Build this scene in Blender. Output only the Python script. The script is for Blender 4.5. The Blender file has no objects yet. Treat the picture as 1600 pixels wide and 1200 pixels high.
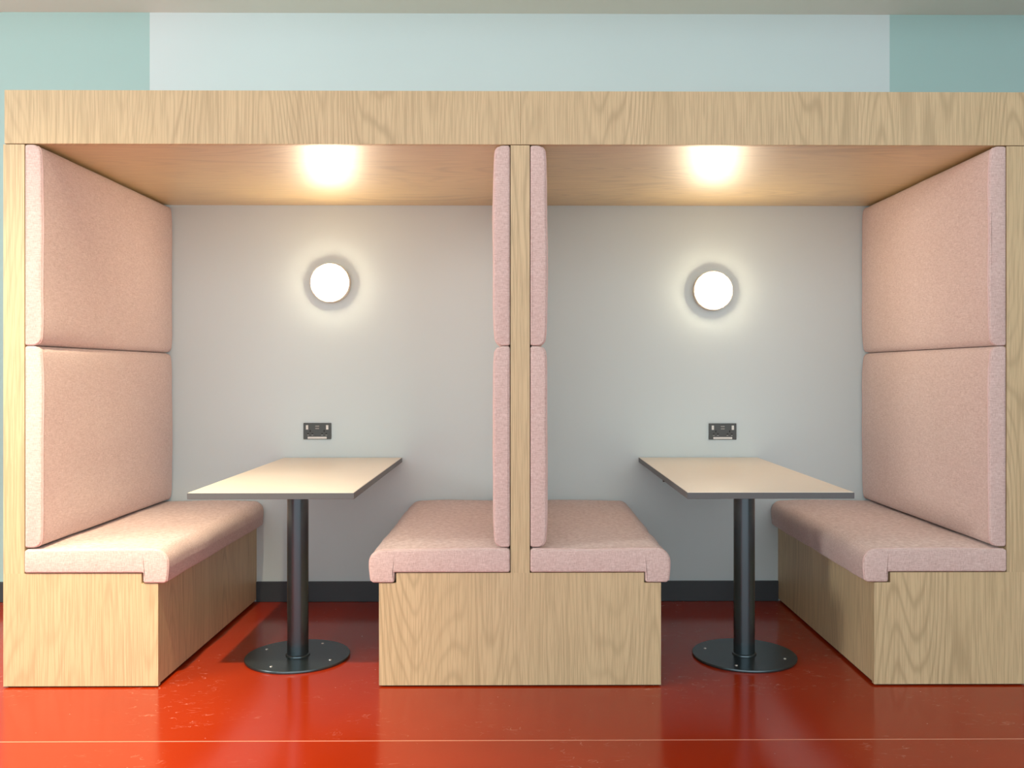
import bpy, bmesh, math, random
from mathutils import Vector, Matrix, noise as mnoise

S = bpy.context.scene
COL = S.collection
PI = math.pi

# ------------------------------------------------------------------ camera
cd = bpy.data.cameras.new('camera')
cam = bpy.data.objects.new('camera', cd); COL.objects.link(cam)
cd.sensor_fit = 'HORIZONTAL'; cd.sensor_width = 36.0
cd.lens = 1380.0 / 1600.0 * 36.0
cd.shift_x = -0.01375; cd.shift_y = -0.0119
cam.location = (0.0, -4.586, 1.19)
cam.rotation_euler = (PI / 2, 0, -0.0073)
S.camera = cam

# ------------------------------------------------------------------ light
w = bpy.data.worlds.new('world'); S.world = w; w.use_nodes = True
bg = w.node_tree.nodes['Background']
bg.inputs[0].default_value = (0.90, 0.97, 1.0, 1); bg.inputs[1].default_value = 1.95

def area(name, loc, target, sx, sy, power, color, spread=180):
    l = bpy.data.lights.new(name, 'AREA'); l.shape = 'RECTANGLE'
    l.size = sx; l.size_y = sy; l.energy = power; l.color = color
    l.spread = math.radians(spread)
    o = bpy.data.objects.new(name, l); COL.objects.link(o)
    o.location = loc
    o.rotation_euler = (Vector(target) - Vector(loc)).to_track_quat('-Z', 'Y').to_euler()
    return o
# daylight through the window in the left wall
area('window_daylight', (-4.5, -3.3, 2.3), (0.5, -0.8, 0.7), 0.8, 0.7, 72, (1.0, 0.95, 0.86))
# ceiling downlight of the room in front of the left bay
dl = bpy.data.lights.new('overhead_spot', 'SPOT'); dl.energy = 1150; dl.color = (1.0, 0.82, 0.55)
dl.spot_size = math.radians(60); dl.spot_blend = 1.0; dl.shadow_soft_size = 0.05
do = bpy.data.objects.new('overhead_spot', dl); COL.objects.link(do)
do.location = (-1.18, -3.10, 4.15)
do.rotation_euler = (Vector((-2.0, -2.1, 0)) - do.location).to_track_quat('-Z', 'Y').to_euler()

# added fill spot further left, brightens the leftmost floor and bench front
d2 = dl.copy(); d2.energy = 260; d2.spot_size = math.radians(60)
do_fill = bpy.data.objects.new('overhead_spot', d2); COL.objects.link(do_fill)
do_fill.location = (-3.0, -3.10, 4.15)
do_fill.rotation_euler = (Vector((-2.4, -2.1, 0)) - do_fill.location).to_track_quat('-Z', 'Y').to_euler()

S.view_settings.view_transform = 'Standard'; S.view_settings.look = 'None'
S.view_settings.gamma = 1; S.view_settings.use_curve_mapping = False
S.view_settings.exposure = 0.15

# ------------------------------------------------------------------ helpers
def tag(o, label=None, cat=None, group=None, kind=None):
    if label: o['label'] = label
    if cat: o['category'] = cat
    if group: o['group'] = group
    if kind: o['kind'] = kind
    return o

def world_loc(o):
    v = Vector((0, 0, 0))
    while o is not None:
        v = v + o.location; o = o.parent
    return v

def thing(name, loc, label, cat, group=None):
    o = bpy.data.objects.new(name, None); COL.objects.link(o)
    o.location = loc; o.empty_display_size = 0.1
    return tag(o, label, cat, group)

def obj(name, bm, mat, parent=None, smooth=None, bevel=0):
    """bm is in world coordinates; the object keeps its parent's origin."""
    bmesh.ops.recalc_face_normals(bm, faces=bm.faces[:])
    if bevel:
        es = [e for e in bm.edges if len(e.link_faces) == 2 and e.calc_face_angle(0) > 0.6]
        bmesh.ops.bevel(bm, geom=es, offset=bevel, segments=2, profile=0.5, affect='EDGES')
    if parent is not None:
        bmesh.ops.translate(bm, verts=bm.verts, vec=-world_loc(parent))
    me = bpy.data.meshes.new(name); bm.to_mesh(me); bm.free()
    for m in (mat if isinstance(mat, (list, tuple)) else [mat]): me.materials.append(m)
    if smooth:
        for p in me.polygons: p.use_smooth = True
        me.set_sharp_from_angle(angle=math.radians(smooth))
    o = bpy.data.objects.new(name, me); COL.objects.link(o)
    o.parent = parent
    return o

def box(bm, x0, x1, y0, y1, z0, z1):
    vs = [bm.verts.new((x, y, z)) for x in (x0, x1) for y in (y0, y1) for z in (z0, z1)]
    for f in ((0, 1, 3, 2), (4, 6, 7, 5), (0, 4, 5, 1), (2, 3, 7, 6), (0, 2, 6, 4), (1, 5, 7, 3)):
        bm.faces.new([vs[i] for i in f])
    return bm

def B(*a):
    return box(bmesh.new(), *a)

def prism_xz(pts, y0, y1):
    bm = bmesh.new(); caps = []
    a = [bm.verts.new((x, y0, z)) for x, z in pts]; b = [bm.verts.new((x, y1, z)) for x, z in pts]
    n = len(pts)
    for i in range(n): bm.faces.new((a[i], a[(i + 1) % n], b[(i + 1) % n], b[i]))
    caps = [bm.faces.new(a), bm.faces.new(b[::-1])]
    bmesh.ops.recalc_face_normals(bm, faces=bm.faces[:])
    bmesh.ops.triangulate(bm, faces=caps, ngon_method='EAR_CLIP')
    return bm

def lathe(prof, centre, axis='Z', seg=64):
    """prof: (radius, height) list, closed by caps when radius is 0."""
    bm = bmesh.new(); rings = []
    for r, h in prof:
        if r < 1e-6:
            p = (0, 0, h); rings.append([bm.verts.new(p)])
        else:
            rings.append([bm.verts.new((r * math.cos(2 * PI * k / seg), r * math.sin(2 * PI * k / seg), h)) for k in range(seg)])
    for a, b in zip(rings, rings[1:]):
        if len(a) == 1 and len(b) == 1: continue
        for k in range(seg):
            k2 = (k + 1) % seg
            if len(a) == 1: bm.faces.new((a[0], b[k], b[k2]))
            elif len(b) == 1: bm.faces.new((a[k], a[k2], b[0]))
            else: bm.faces.new((a[k], a[k2], b[k2], b[k]))
    if axis == '-Y':
        bmesh.ops.rotate(bm, verts=bm.verts, cent=(0, 0, 0), matrix=Matrix.Rotation(PI / 2, 3, 'X'))
    bmesh.ops.translate(bm, verts=bm.verts, vec=centre)
    return bm

def tube(pts, r, seg=6):
    bm = bmesh.new(); rings = []
    P = [Vector(p) for p in pts]
    for i, p in enumerate(P):
        t = (P[min(i + 1, len(P) - 1)] - P[max(i - 1, 0)]).normalized()
        up = Vector((0, 1, 0)) if abs(t.y) < 0.9 else Vector((0, 0, 1))
        u = t.cross(up).normalized(); v = t.cross(u)
        rings.append([bm.verts.new(p + r * (math.cos(2 * PI * k / seg) * u + math.sin(2 * PI * k / seg) * v)) for k in range(seg)])
    for a, b in zip(rings, rings[1:]):
        for k in range(seg): bm.faces.new((a[k], a[(k + 1) % seg], b[(k + 1) % seg], b[k]))
    bm.faces.new(rings[0]); bm.faces.new(rings[-1][::-1])
    return bm

# ------------------------------------------------------------------ materials
def new_mat(name, rough=0.5, metallic=0.0, spec=0.5):
    m = bpy.data.materials.new(name); m.use_nodes = True
    nt = m.node_tree; b = nt.nodes['Principled BSDF']
    b.inputs['Roughness'].default_value = rough; b.inputs['Metallic'].default_value = metallic
    b.inputs['Specular IOR Level'].default_value = spec
    return m, nt, b

def N(nt, t, **kw):
    n = nt.nodes.new(t)
    for k, v in kw.items(): setattr(n, k, v)
    return n

def L(nt, a, b): nt.links.new(a, b)

def mathn(nt, op, a, b=None, clamp=False):
    n = N(nt, 'ShaderNodeMath', operation=op); n.use_clamp = clamp
    for i, v in enumerate((a, b)):
        if v is None: continue
        if isinstance(v, (int, float)): n.inputs[i].default_value = v
        else: L(nt, v, n.inputs[i])
    return n.outputs[0]

def mix(nt, fac, c1, c2, mode='MIX'):
    n = N(nt, 'ShaderNodeMix', data_type='RGBA', blend_type=mode)
    for i, v in ((0, fac), (6, c1), (7, c2)):
        if isinstance(v, (int, float)): n.inputs[i].default_value = v
        elif isinstance(v, tuple): n.inputs[i].default_value = (*v, 1)
        else: L(nt, v, n.inputs[i])
    return n.outputs[2]

def ramp(nt, fac, stops):
    r = N(nt, 'ShaderNodeValToRGB'); L(nt, fac, r.inputs[0])
    e = r.color_ramp.elements
    while len(e) < len(stops): e.new(0.5)
    for el, (p, c) in zip(e, stops):
        el.position = p; el.color = (c, c, c, 1) if isinstance(c, (int, float)) else (*c, 1)
    return r.outputs[0]

def noise_tex(nt, vec, scale, detail=2.0, rough=0.5, dist=0.0):
    n = N(nt, 'ShaderNodeTexNoise'); L(nt, vec, n.inputs['Vector'])
    n.inputs['Scale'].default_value = scale; n.inputs['Detail'].default_value = detail
    n.inputs['Roughness'].default_value = rough; n.inputs['Distortion'].default_value = dist
    return n.outputs['Fac']

def bump(nt, bsdf, height, strength, dist):
    b = N(nt, 'ShaderNodeBump'); b.inputs['Strength'].default_value = strength
    b.inputs['Distance'].default_value = dist
    L(nt, height, b.inputs['Height']); L(nt, b.outputs[0], bsdf.inputs['Normal'])

def plain(name, col, rough=0.5, metallic=0.0, var=0.04, scale=30, spec=0.5):
    m, nt, b = new_mat(name, rough, metallic, spec)
    tc = N(nt, 'ShaderNodeTexCoord')
    f = noise_tex(nt, tc.outputs['Object'], scale, 3)
    c = mix(nt, f, tuple(x * (1 - var) for x in col), tuple(min(1, x * (1 + var)) for x in col))
    L(nt, c, b.inputs['Base Color'])
    return m

def oak(name, along, rough=0.45, seed=0.0, coat=0.0, tone=(1, 1, 1), spec=0.5):
    """oak laminate. along = 'Z' upright grain (across = x + y); 'X' grain along x, across y."""
    m, nt, b = new_mat(name, rough, 0, spec)
    tc = N(nt, 'ShaderNodeTexCoord'); sp = N(nt, 'ShaderNodeSeparateXYZ'); L(nt, tc.outputs['Object'], sp.inputs[0])
    oi = N(nt, 'ShaderNodeObjectInfo')
    rnd = mathn(nt, 'MULTIPLY', oi.outputs['Random'], 7.0)
    if along == 'Z':
        across = mathn(nt, 'ADD', sp.outputs[0], sp.outputs[1]); al = sp.outputs[2]
    else:
        across = sp.outputs[1]; al = sp.outputs[0]
    def vec(sa, sl, off):
        cb = N(nt, 'ShaderNodeCombineXYZ')
        L(nt, mathn(nt, 'MULTIPLY', mathn(nt, 'ADD', across, off), sa), cb.inputs[0])
        L(nt, mathn(nt, 'MULTIPLY', al, sl), cb.inputs[1])
        L(nt, mathn(nt, 'ADD', rnd, seed + off), cb.inputs[2])
        return cb.outputs[0]
    # growth-ring figure: contour lines of a field stretched along the grain
    field = noise_tex(nt, vec(3.4, 0.40, 0.3), 1.0, 1.0, 0.4)
    wob = noise_tex(nt, vec(45, 3.5, 2.1), 1.0, 2)
    fld = mathn(nt, 'ADD', mathn(nt, 'MULTIPLY', field, 230.0), mathn(nt, 'MULTIPLY', wob, 2.2))
    ring = mathn(nt, 'ADD', mathn(nt, 'MULTIPLY', mathn(nt, 'SINE', fld), 0.5), 0.5)
    ring = mathn(nt, 'POWER', ring, 3.5)
    patch = ramp(nt, noise_tex(nt, vec(3.0, 0.9, 5.5), 1.0, 1), [(0.36, 0.25), (0.62, 1.0)])
    ring = mathn(nt, 'MULTIPLY', ring, patch)
    pores = ramp(nt, noise_tex(nt, vec(240, 5, 1.7), 1.0, 2, 0.6), [(0.46, 0.0), (0.60, 1.0)])
    broad = noise_tex(nt, vec(9, 0.7, 3.3), 1.0, 2)
    light = tuple(a * t for a, t in zip((0.70, 0.56, 0.34), tone))
    mid = tuple(a * t for a, t in zip((0.61, 0.48, 0.275), tone))
    dark = tuple(a * t for a, t in zip((0.42, 0.32, 0.18), tone))
    c = mix(nt, broad, light, mid)
    c = mix(nt, mathn(nt, 'MULTIPLY', ring, 0.62), c, dark)
    c = mix(nt, mathn(nt, 'MULTIPLY', pores, 0.50), c, dark)
    L(nt, c, b.inputs['Base Color'])
    h = mathn(nt, 'ADD', mathn(nt, 'MULTIPLY', ring, -0.5), mathn(nt, 'MULTIPLY', pores, -0.6))
    bump(nt, b, h, 0.25, 0.0006)
    if coat:
        b.inputs['Coat Weight'].default_value = coat; b.inputs['Coat Roughness'].default_value = 0.42
    return m

def fabric(name):
    m, nt, b = new_mat(name, 0.92, 0, 0.25)
    tc = N(nt, 'ShaderNodeTexCoord'); v = tc.outputs['Object']
    def st(sx, sy, sz, sc, d=1.5):
        mp = N(nt, 'ShaderNodeMapping'); L(nt, v, mp.inputs[0]); mp.inputs['Scale'].default_value = (sx, sy, sz)
        return noise_tex(nt, mp.outputs[0], sc, d)
    hor = st(1, 1, 14, 55); ver = st(9, 9, 1, 75)
    thread = mathn(nt, 'MULTIPLY', mathn(nt, 'ADD', hor, ver), 0.5)
    t = ramp(nt, thread, [(0.34, 0.0), (0.66, 1.0)])
    c = mix(nt, t, (0.53, 0.375, 0.345), (0.85, 0.70, 0.67))
    slub = ramp(nt, st(2.5, 2.5, 30, 30), [(0.60, 0.0), (0.70, 1.0)])
    c = mix(nt, mathn(nt, 'MULTIPLY', slub, 0.5), c, (0.88, 0.76, 0.70))
    blot = noise_tex(nt, v, 5, 3)
    c = mix(nt, mathn(nt, 'MULTIPLY', blot, 0.28), c, (0.58, 0.43, 0.38))
    L(nt, c, b.inputs['Base Color'])
    b.inputs['Sheen Weight'].default_value = 0.25; b.inputs['Sheen Roughness'].default_value = 0.5
    bump(nt, b, thread, 0.5, 0.0012)
    return m

def paint(name, col):
    m, nt, b = new_mat(name, 0.55, 0, 0.35)
    tc = N(nt, 'ShaderNodeTexCoord')
    f = noise_tex(nt, tc.outputs['Object'], 1.3, 3)
    c = mix(nt, f, tuple(x * 0.97 for x in col), tuple(min(1, x * 1.03) for x in col))
    L(nt, c, b.inputs['Base Color'])
    bump(nt, b, noise_tex(nt, tc.outputs['Object'], 260, 2), 0.08, 0.0008)
    return m

def vinyl():
    m, nt, b = new_mat('red_vinyl', 0.16, 0, 0.36)
    tc = N(nt, 'ShaderNodeTexCoord'); v = tc.outputs['Object']
    n1 = noise_tex(nt, v, 2.2, 4); n2 = noise_tex(nt, v, 90, 2)
    c = mix(nt, n1, (0.33, 0.023, 0.002), (0.40, 0.033, 0.004))
    c = mix(nt, mathn(nt, 'MULTIPLY', n2, 0.15), c, (0.27, 0.012, 0.002))
    # pale scuffs: thin broken arcs where a low-frequency mask allows them
    mp = N(nt, 'ShaderNodeMapping'); L(nt, v, mp.inputs[0]); mp.inputs['Rotation'].default_value = (0, 0, 0.7); mp.inputs['Scale'].default_value = (1, 2.6, 1)
    arc = noise_tex(nt, mp.outputs[0], 6.5, 3, 0.6, 0.8)
    d = mathn(nt, 'ABSOLUTE', mathn(nt, 'SUBTRACT', arc, 0.5))
    line = ramp(nt, d, [(0.0, 1.0), (0.012, 0.0)])
    mask = ramp(nt, noise_tex(nt, v, 2.1, 2), [(0.50, 0.0), (0.66, 1.0)])
    brk = ramp(nt, noise_tex(nt, v, 24, 3), [(0.48, 0.0), (0.62, 1.0)])
    sc = mathn(nt, 'MULTIPLY', mathn(nt, 'MULTIPLY', line, mask), brk)
    speck = ramp(nt, noise_tex(nt, v, 70, 1), [(0.80, 0.0), (0.83, 1.0)])
    sc = mathn(nt, 'MAXIMUM', mathn(nt, 'MULTIPLY', sc, 0.42), mathn(nt, 'MULTIPLY', speck, 0.5))
    c = mix(nt, sc, c, (0.85, 0.45, 0.33))
    L(nt, c, b.inputs['Base Color'])
    r = mathn(nt, 'ADD', mathn(nt, 'MULTIPLY', n1, 0.12), 0.10)
    r = mathn(nt, 'ADD', r, mathn(nt, 'MULTIPLY', sc, 0.3)); L(nt, r, b.inputs['Roughness'])
    bump(nt, b, noise_tex(nt, v, 14, 2), 0.06, 0.002)
    return m

M = {}
M['oak'] = oak('pale_oak', 'Z')
M['soffit'] = oak('lacquered_oak', 'X', rough=0.42, seed=4.0, tone=(1.0, 0.94, 0.74), spec=0.9, coat=1.0)
M['fabric'] = fabric('pink_woven_fabric')
M['wall'] = paint('pale_grey_paint', (0.67, 0.79, 0.82))
M['teal'] = paint('teal_paint', (0.41, 0.615, 0.61))
M['ceil'] = paint('ceiling_paint', (0.86, 0.86, 0.79))
M['floor'] = vinyl()
M['seam'] = plain('weld_seam', (0.80, 0.36, 0.24), 0.4)
M['skirting'] = plain('dark_skirting', (0.045, 0.058, 0.068), 0.45)
M['metal'] = plain('graphite_metal', (0.085, 0.115, 0.13), 0.26, 0.8, 0.06, 60)
M['edge'] = plain('grey_edging', (0.115, 0.125, 0.13), 0.45)
M['laminate'] = plain('beige_laminate', (0.79, 0.735, 0.64), 0.38, 0, 0.02, 12)
M['screw'] = plain('steel_screw', (0.7, 0.7, 0.68), 0.35, 0.9)
M['socket'] = plain('anthracite_plate', (0.065, 0.07, 0.068), 0.35, 0.3)
M['socket_hole'] = plain('socket_hole', (0.006, 0.006, 0.006), 0.7)
M['white'] = plain('white_plastic', (0.78, 0.79, 0.77), 0.4)
M['print'] = plain('grey_print', (0.30, 0.30, 0.29), 0.5)
M['thread'] = plain('piping_fabric', (0.74, 0.55, 0.52), 0.9, 0, 0.1, 200)
M['ring'] = plain('lamp_ring', (0.72, 0.66, 0.56), 0.4)
M['gap'] = plain('dark_plinth', (0.02, 0.017, 0.013), 0.8)

def emissive(name, col, strength):
    m, nt, b = new_mat(name, 0.4)
    b.inputs['Base Color'].default_value = (0.8, 0.8, 0.8, 1)
    b.inputs['Emission Color'].default_value = (*col, 1); b.inputs['Emission Strength'].default_value = strength
    return m
M['glow'] = emissive('lamp_diffuser', (1.0, 0.80, 0.56), 66)

# ------------------------------------------------------------------ setting
HC = 3.05
XL, XR, YB = -4.7, 4.7, -7.6
fl = bpy.data.objects.new('floor', None); COL.objects.link(fl); fl['kind'] = 'structure'
YS = -1.735
obj('floor_sheet', B(XL, XR, YS + 0.002, 0.0, -0.06, 0.0), M['floor'], fl)
obj('floor_sheet', B(XL, XR, YB, YS - 0.002, -0.06, 0.0), M['floor'], fl)
obj('floor_seam', B(XL, XR, YS - 0.002, YS + 0.002, -0.06, 0.0004), M['seam'], fl)
obj('ceiling', B(XL, XR, YB, 0.0, 4.3, 4.4), M['ceil'])['kind'] = 'structure'
# dropped margin of the ceiling along the back wall
obj('ceiling', B(XL, XR, -0.75, 0.0, HC, 4.3), M['ceil'])['kind'] = 'structure'

def wall_back():
    bm = bmesh.new()
    for x0, x1, mi in ((XL, -1.915, 1), (-1.915, 1.927, 0), (1.927, XR, 1)):
        n0 = len(bm.faces); box(bm, x0, x1, 0.0, 0.12, -0.06, 4.4)
        bm.faces.ensure_lookup_table()
        for f in bm.faces[n0:]: f.material_index = mi
    bmesh.ops.remove_doubles(bm, verts=bm.verts, dist=1e-5)
    inner = [f for f in bm.faces if abs(abs(f.normal.x) - 1) < 0.01 and abs(f.calc_center_median().x) < 3]
    return bm
obj('wall_back', wall_back(), [M['wall'], M['teal']])['kind'] = 'structure'
# left wall with its window opening; right wall plain
bm = bmesh.new()
W0, W1, Z0, Z1 = -5.0, -2.8, 1.3, 2.75
box(bm, XL - 0.15, XL, YB, 0.0, -0.06, Z0); box(bm, XL - 0.15, XL, YB, 0.0, Z1, 4.4)
box(bm, XL - 0.15, XL, YB, W0, Z0, Z1); box(bm, XL - 0.15, XL, W1, 0.0, Z0, Z1)
obj('wall_left', bm, M['teal'])['kind'] = 'structure'
obj('wall_right', B(XR, XR + 0.15, YB, 0.0, -0.06, 4.4), M['teal'])['kind'] = 'structure'
for x0, x1, n in ((XL, -1.94, 'baseboard_left'), (-1.362, -0.531, 'baseboard_back'), (0.535, 1.344, 'baseboard_back'), (1.925, XR, 'baseboard_right')):
    obj(n, B(x0, x1, -0.012, 0.0, 0.0, 0.105), M['skirting'], None, None, 0.002)['kind'] = 'structure'

# ------------------------------------------------------------------ oak bench frames
YF = -1.248
T = 0.020
ZT = 2.049       # underside of the fascia
def bench_frame(loc_x, post, x0, x1, notches, label):
    """post=(xa,xb) upright panel; x0..x1 box beneath; notches = x positions where the front steps down."""
    t = thing('bench_frame', (loc_x, YF / 2, 0), label, 'bench frame')
    zs, zn, zb = 0.430, 0.392, 0.006
    # upright panel and front panel (front panel steps down under the cushion nose)
    obj('upright_panel', B(post[0], post[1], YF, -0.001, zs, ZT - 0.003), M['oak'], t)
    pts = [(x0, zb), (x1, zb)]
    if notches[1] is not None: pts += [(x1, zn), (notches[1], zn), (notches[1], zs)]
    else: pts += [(x1, zs)]
    if notches[0] is not None: pts += [(notches[0], zs), (notches[0], zn), (x0, zn)]
    else: pts += [(x0, zs)]
    obj('front_panel', prism_xz(pts, YF, YF + T), M['oak'], t)
    for x, s in ((x0, 1), (x1, -1)):
        xa, xb = sorted((x, x + s * T))
        top = zn if notches[0 if s == 1 else 1] is not None else zs
        obj('side_panel', B(xa, xb, YF + T + 0.0006, -0.001, zb + 0.006, top), M['oak'], t, None, 0.0008)
    seats = []
    if notches[1] is not None: seats.append((post[1] + 0.001, notches[1]))
    if notches[0] is not None: seats.append((notches[0], post[0] - 0.001))
    for a, b in seats:
        obj('seat_board', B(a, b, YF + T + 0.001, -0.002, zs - 0.020, zs), M['oak'], t)
    obj('plinth', B(x0 + 0.012, x1 - 0.012, YF + 0.012, -0.002, 0.0, zb + 0.002), M['gap'], t)
    return t
bench_frame(-1.65, (-1.943, -1.864), -1.943, -1.362, (None, -1.425), 'pale oak bench frame with tall end upright at the left end of the booth')
bench_frame(0.0, (-0.034, 0.038), -0.531, 0.535, (-0.466, 0.471), 'pale oak central bench frame with upright divider between the two bays')
bench_frame(1.63, (1.848, 1.925), 1.344, 1.925, (1.405, None), 'pale oak bench frame with end upright at the right end of the booth')

# canopy: two fascia boards, soffit boards, top
t = thing('booth_canopy', (0, YF / 2, ZT), 'long pale oak canopy spanning both bays across the tops of the uprights', 'canopy')
obj('fascia_board', B(-1.939, 0.0038, YF, YF + 0.022, ZT, 2.251), M['oak'], t, None, 0.0010)
obj('fascia_board', B(0.0042, 1.925, YF, YF + 0.022, ZT, 2.251), M['oak'], t, None, 0.0010)
obj('soffit_board', B(-1.939, 0.0018, YF + 0.023, -0.001, ZT + 0.004, ZT + 0.022), M['soffit'], t)
obj('soffit_board', B(0.0022, 1.925, YF + 0.023, -0.001, ZT + 0.004, ZT + 0.022), M['soffit'], t)
obj('top_board', B(-1.939, 1.925, YF + 0.023, -0.001, 2.231, 2.2505), M['oak'], t)
obj('end_board', B(-1.939, -1.921, YF + 0.023, -0.001, ZT + 0.023, 2.2305), M['oak'], t)
obj('end_board', B(1.907, 1.925, YF + 0.023, -0.001, ZT + 0.023, 2.2305), M['oak'], t)

# ------------------------------------------------------------------ cushions
def round_poly(pts, rad, seg=7):
    out = []; n = len(pts)
    for i in range(n):
        p = Vector(pts[i]); a = Vector(pts[i - 1]); b = Vector(pts[(i + 1) % n]); r = rad[i]
        d1 = (a - p).normalized(); d2 = (b - p).normalized()
        ang = d1.angle(d2); tl = r / math.tan(ang / 2)
        bis = (d1 + d2).normalized(); c = p + bis * (r / math.sin(ang / 2))
        s = p + d1 * tl; e = p + d2 * tl
        a0 = math.atan2(s.y - c.y, s.x - c.x); a1 = math.atan2(e.y - c.y, e.x - c.x)
        da = (a1 - a0 + PI) % (2 * PI) - PI
        for k in range(seg + 1):
            q = a0 + da * k / seg; out.append((c.x + r * math.cos(q), c.y + r * math.sin(q)))
    return out

def densify(pts, step):
    out = []; n = len(pts)
    for i in range(n):
        a = Vector(pts[i]); b = Vector(pts[(i + 1) % n]); d = (b - a).length
        k = max(1, int(d / step))
        for j in range(k): out.append(tuple(a.lerp(b, j / k)))
    return out

def inset(pts, d):
    """offset a counter-clockwise loop inwards by d (averaged normals)."""
    out = []; n = len(pts)
    for i in range(n):
        a = Vector(pts[i - 1]); p = Vector(pts[i]); b = Vector(pts[(i + 1) % n])
        e = (b - a)
        if e.length < 1e-9: out.append(tuple(p)); continue
        e.normalize(); nrm = Vector((-e.y, e.x))
        out.append(tuple(p + nrm * d))
    return out

def cushion_mesh(pts, y0, y1, re, disp, flip, step=0.022):
    """pts: profile in (x, z) counter-clockwise; re: end rounding; disp(x,z,y,v)->(dx,dz)."""
    bm = bmesh.new(); st = []
    for k in range(5):
        q = k / 4 * PI / 2; st.append((y0 + re * (1 - math.sin(q)) * 1.0, re * (1 - math.cos(q))))
    st = [(y0 + re * (1 - math.cos(q)), re * (1 - math.sin(q))) for q in [k / 4 * PI / 2 for k in range(5)]]
    n = int((y1 - y0 - 2 * re) / 0.03)
    for k in range(1, n): st.append((y0 + re + (y1 - y0 - 2 * re) * k / n, 0))
    st += [(y1 - re * (1 - math.cos(q)), re * (1 - math.sin(q))) for q in [k / 4 * PI / 2 for k in range(4, -1, -1)]]
    rings = []; loops = []
    for y, ins in st:
        v = (y - y0) / (y1 - y0); P = inset(pts, ins) if ins else pts; ring = []
        lp = []
        for x, z in P:
            dx, dz = disp(x, z, y, v)
            lp.append((flip * (x + dx), y, z + dz)); ring.append(bm.verts.new(lp[-1]))
        rings.append(ring); loops.append(lp)
    m = len(pts)
    for a, b in zip(rings, rings[1:]):
        for k in range(m): bm.faces.new((a[k], a[(k + 1) % m], b[(k + 1) % m], b[k]))
    caps = [bm.faces.new(rings[0][::-1]), bm.faces.new(rings[-1])]
    bmesh.ops.triangulate(bm, faces=caps, ngon_method='EAR_CLIP')
    return bm, loops

def bell(t, p=2.5): 
    t = max(0.0, min(1.0, t)); return 1 - abs(2 * t - 1) ** p

def backrest(xback, flip, z0, z1, seed, label, group, thick=0.052, bul=0.020):
    """profile built as if the back sits at x=0 and the soft face looks to +x, then mirrored/moved."""
    h = z1 - z0
    prof = round_poly([(0, z0), (thick, z0), (thick, z1), (0, z1)], [0.009, 0.026, 0.026, 0.009])
    prof = densify(prof, 0.022)
    def disp(x, z, y, v):
        u = max(0, x / thick)
        b = bul * bell((z - z0) / h, 9.0) * (0.45 + 0.55 * bell(v, 6.0))
        nse = mnoise.noise(Vector((x * 3 + seed * 7, y * 5, z * 5))) * 0.0035 * u
        seamdip = -0.004 * math.exp(-((y - YF - 0.028) / 0.007) ** 2) * u
        return (u * b + nse + seamdip, 0)
    bm, loops = cushion_mesh(prof, YF - 0.001, -0.006, 0.007, disp, flip)
    bmesh.ops.translate(bm, verts=bm.verts, vec=(xback, 0, 0))
    t = thing('backrest_cushion', (xback + flip * thick / 2, YF / 2, z0), label, 'cushion', group)
    obj('pad', bm, M['fabric'], t, 50)
    # piping along the front edge of the soft face
    lp = loops[4]
    P = [(xback + p[0], p[1] + 0.001, p[2]) for p in lp if flip * p[0] > thick * 0.45]
    P.sort(key=lambda p: p[2]); P = [p for p in P if z0 + 0.005 < p[2] < z1 - 0.005]
    mz = [p for p in P]
    obj('piping', tube(mz, 0.0028), M['thread'], t, 60)
    lp = loops[-5]
    P = sorted([(xback + p[0], p[1] - 0.001, p[2]) for p in lp if flip * p[0] > thick * 0.45 and z0 + 0.005 < p[2] < z1 - 0.005], key=lambda p: p[2])
    obj('piping', tube(P, 0.0028), M['thread'], t, 60)
    return t

ZJ = 1.288
GB = 'backrest cushions'
for xb, fl_, wh in ((-1.8625, 1, 'on the left end upright'), (-0.0365, -1, 'on the left side of the central divider'),
                    (0.0405, 1, 'on the right side of the central divider'), (1.8465, -1, 'on the right end upright')):
    th = 0.056 if abs(xb) > 1 else 0.052
    backrest(xb, fl_, ZJ + 0.001, ZT - 0.004 + 0.001, xb, 'upper pink fabric backrest cushion ' + wh, GB, th)
    backrest(xb, fl_, 0.527, ZJ - 0.001, xb + 2, 'lower pink fabric backrest cushion ' + wh, GB, th)

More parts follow.
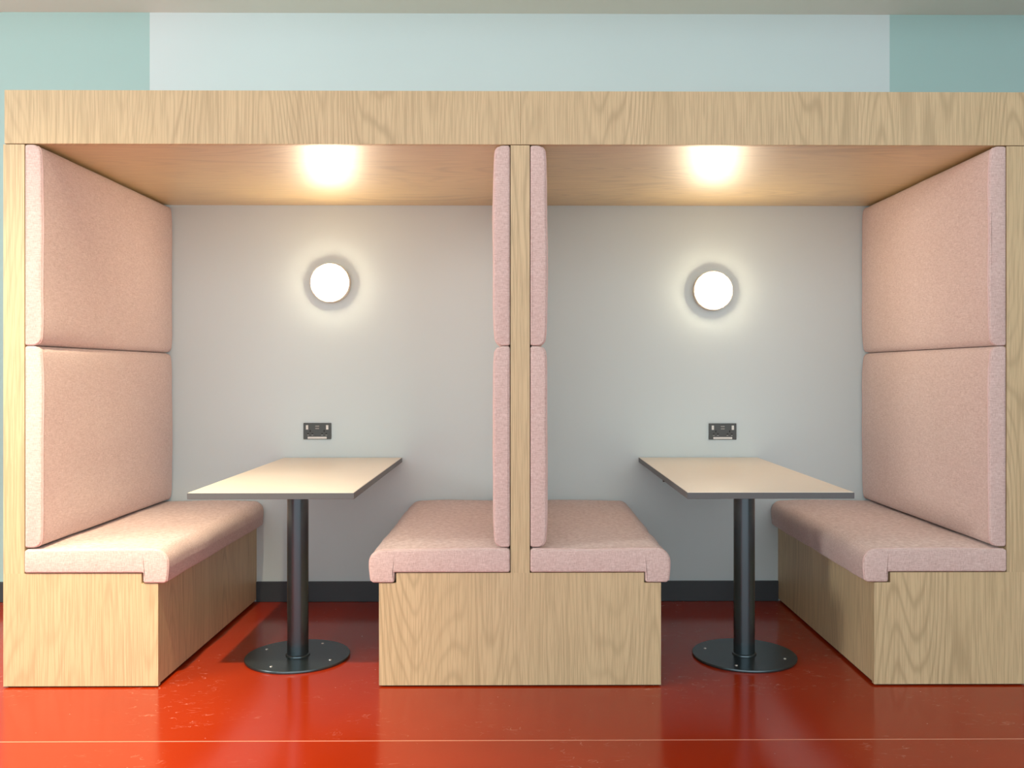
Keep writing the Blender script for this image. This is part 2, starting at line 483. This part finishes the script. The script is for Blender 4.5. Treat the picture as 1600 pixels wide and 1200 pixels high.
def seat(xback, xnose, flip, seed, label):
    Ln = abs(xnose - xback); zt, zu, zn = 0.520, 0.4330, 0.3945
    xn = Ln - 0.094       # notch
    prof = round_poly([(0, zu), (xn, zu), (xn, zn), (Ln - 0.006, zn), (Ln, 0.45), (Ln, zt), (0, zt)],
                      [0.009, 0.003, 0.009, 0.014, 0.03, 0.050, 0.010])
    prof = densify(prof, 0.022)
    def disp(x, z, y, v):
        top = max(0, (z - zu) / (zt - zu)); b = 0
        if x > -1:
            b = 0.007 * top * bell(x / Ln, 2.0) * min(1, v * 14) 
        dz = b + 0.004 * top * top * mnoise.noise(Vector((x * 4 + seed, y * 4.5, 0)))
        nose = max(0, (x - (Ln - 0.055)) / 0.055); low = max(0, min(1, (z - 0.395) / 0.03))
        dx = nose * (0.010 * mnoise.noise(Vector((seed * 3, y * 5.5, z * 3))) + 0.003 * mnoise.noise(Vector((seed, y * 18, z * 6)))) * min(1, v * 8)
        dz += nose * low * 0.005 * mnoise.noise(Vector((seed + 9, y * 9, 1))) * min(1, v * 8)
        return dx, dz
    bm, loops = cushion_mesh(prof, YF - 0.006, -0.006, 0.007, disp, flip)
    bmesh.ops.translate(bm, verts=bm.verts, vec=(xback, 0, 0))
    t = thing('seat_cushion', ((xback + xnose) / 2, YF / 2, zu), label, 'cushion', 'seat cushions')
    obj('pad', bm, M['fabric'], t, 50)
    lp = loops[4]
    i0 = [(xback + p[0], p[1] + 0.001, p[2]) for p in lp if p[2] > 0.40 and flip * p[0] > 0.008 and (p[2] > zt - 0.055 or flip * p[0] > Ln - 0.02)]
    i0.sort(key=lambda p: (math.atan2(p[2] - 0.44, flip * (p[0] - xback) - (Ln - 0.06))))
    obj('piping', tube(i0, 0.0025), M['thread'], t, 60)
    return t
seat(-1.862, -1.323, 1, 1.0, 'pink seat cushion on the leftmost bench, left of the left table')
seat(-0.0365, -0.567, -1, 2.0, 'pink seat cushion left of the central divider')
seat(0.0405, 0.569, 1, 3.0, 'pink seat cushion right of the central divider')
seat(1.846, 1.302, -1, 4.0, 'pink seat cushion on the rightmost bench, right of the right table')

# ------------------------------------------------------------------ tables
def table(x0, x1, xp, label, bolt_x):
    yf, yb = -1.335, -0.003; zt, zb = 0.7455, 0.7215
    t = thing('pedestal_table', (xp, -0.895, 0), label, 'table', 'pedestal tables')
    top = obj('tabletop', B(x0, x1, yf, yb, zb, zt - 0.0015), M['edge'], t, None, 0.001)
    obj('laminate_surface', B(x0 + 0.0022, x1 - 0.0022, yf + 0.0022, yb - 0.0022, zt - 0.0016, zt), M['laminate'], top)
    yc = -0.895
    obj('pole', lathe([(0, 0.011), (0.0435, 0.011), (0.0435, zb - 0.008), (0, zb - 0.008)], (xp, yc, 0), seg=64), M['metal'], t, 40)
    obj('collar', lathe([(0.044, 0.0105), (0.050, 0.0105), (0.049, 0.015), (0.0445, 0.018), (0.0437, 0.018)], (xp, yc, 0), seg=64), M['metal'], t, 40)
    base = obj('base_plate', lathe([(0, 0.0), (0.213, 0.0), (0.214, 0.0015), (0.214, 0.0085), (0.2125, 0.0105), (0, 0.0105)], (xp, yc, 0), seg=96), M['metal'], t, 40)
    for k in range(4):
        q = 0.35 + k * PI / 2 + PI / 4
        obj('screw', lathe([(0.0062, 0.0105), (0.005, 0.0128), (0, 0.0135)], (xp + 0.165 * math.cos(q), yc + 0.165 * math.sin(q), 0), seg=16), M['screw'], base, 40)
    obj('mounting_plate', B(xp - 0.13, xp + 0.13, yc - 0.13, yc + 0.13, zb - 0.008, zb), M['metal'], t, None, 0.001)
    obj('wall_batten', B(x0 + 0.06, x1 - 0.06, -0.035, yb, zb - 0.03, zb), M['edge'], t, None, 0.001)
    if bolt_x:
        obj('bolt', lathe([(0, -0.012), (0.006, -0.012), (0.007, -0.004), (0.007, 0)], (bolt_x, -0.73, zb), seg=16), M['gap'], t, 40)
    return t
table(-1.221, -0.609, -0.925, 'beige topped pedestal table with dark grey edge in the left bay', None)
table(0.618, 1.236, 0.940, 'beige topped pedestal table with dark grey edge in the right bay', 0.632)

# ------------------------------------------------------------------ wall lamps
def lamp(x, z, label):
    t = thing('wall_lamp', (x, 0, z), label, 'lamp', 'round wall lamps')
    obj('housing', lathe([(0.0, 0.0), (0.099, 0.0), (0.1025, 0.003), (0.1020, 0.039), (0.0985, 0.042), (0.0, 0.042)], (x, -0.0005, z), '-Y', 72), M['ring'], t, 40)
    obj('diffuser', lathe([(0.0, 0.0415), (0.094, 0.0415), (0.0932, 0.045), (0.090, 0.052), (0.082, 0.0585), (0.06, 0.064), (0.03, 0.066), (0, 0.0665)], (x, -0.0005, z), '-Y', 72), M['glow'], t, 60)
lamp(-0.975, 1.648, 'glowing round wall lamp above the left table')
lamp(0.999, 1.609, 'glowing round wall lamp above the right table')

# ------------------------------------------------------------------ double sockets
def wbox(name, cx, cz, w, h, y0, y1, mat, par, bev=0.0):
    return obj(name, B(cx - w / 2, cx + w / 2, -y1, -y0, cz - h / 2, cz + h / 2), mat, par, None, bev)
def socket(x, z, label):
    t = thing('wall_socket', (x, 0, z), label, 'socket', 'double wall sockets')
    wbox('faceplate', x, z, 0.143, 0.084, 0.0005, 0.010, M['socket'], t, 0.002)
    for s in (-1, 1):
        wbox('rocker_switch', x + s * 0.052, z + 0.020, 0.012, 0.023, 0.010, 0.0135, M['white'], t, 0.001)
        cx = x + s * 0.036
        wbox('earth_slot', cx, z + 0.001, 0.006, 0.010, 0.0095, 0.0103, M['socket_hole'], t)
        wbox('pin_slot', cx - 0.011, z - 0.013, 0.009, 0.005, 0.0095, 0.0103, M['socket_hole'], t)
        wbox('pin_slot', cx + 0.011, z - 0.013, 0.009, 0.005, 0.0095, 0.0103, M['socket_hole'], t)
        for q in (-1, 1): wbox('pin_mark', cx + q * 0.011, z - 0.0205, 0.009, 0.0032, 0.010, 0.0105, M['print'], t)
    for k in (0, 1): wbox('charging_port', x, z + 0.026 - k * 0.012, 0.020, 0.006, 0.0095, 0.0106, M['print'], t, 0.0005)
    wbox('label_strip', x + 0.0, z - 0.034, 0.098, 0.0105, 0.010, 0.0112, M['white'], t, 0.0004)
socket(-1.047, 0.883, 'dark double wall socket above the left table')
socket(1.054, 0.880, 'dark double wall socket above the right table')
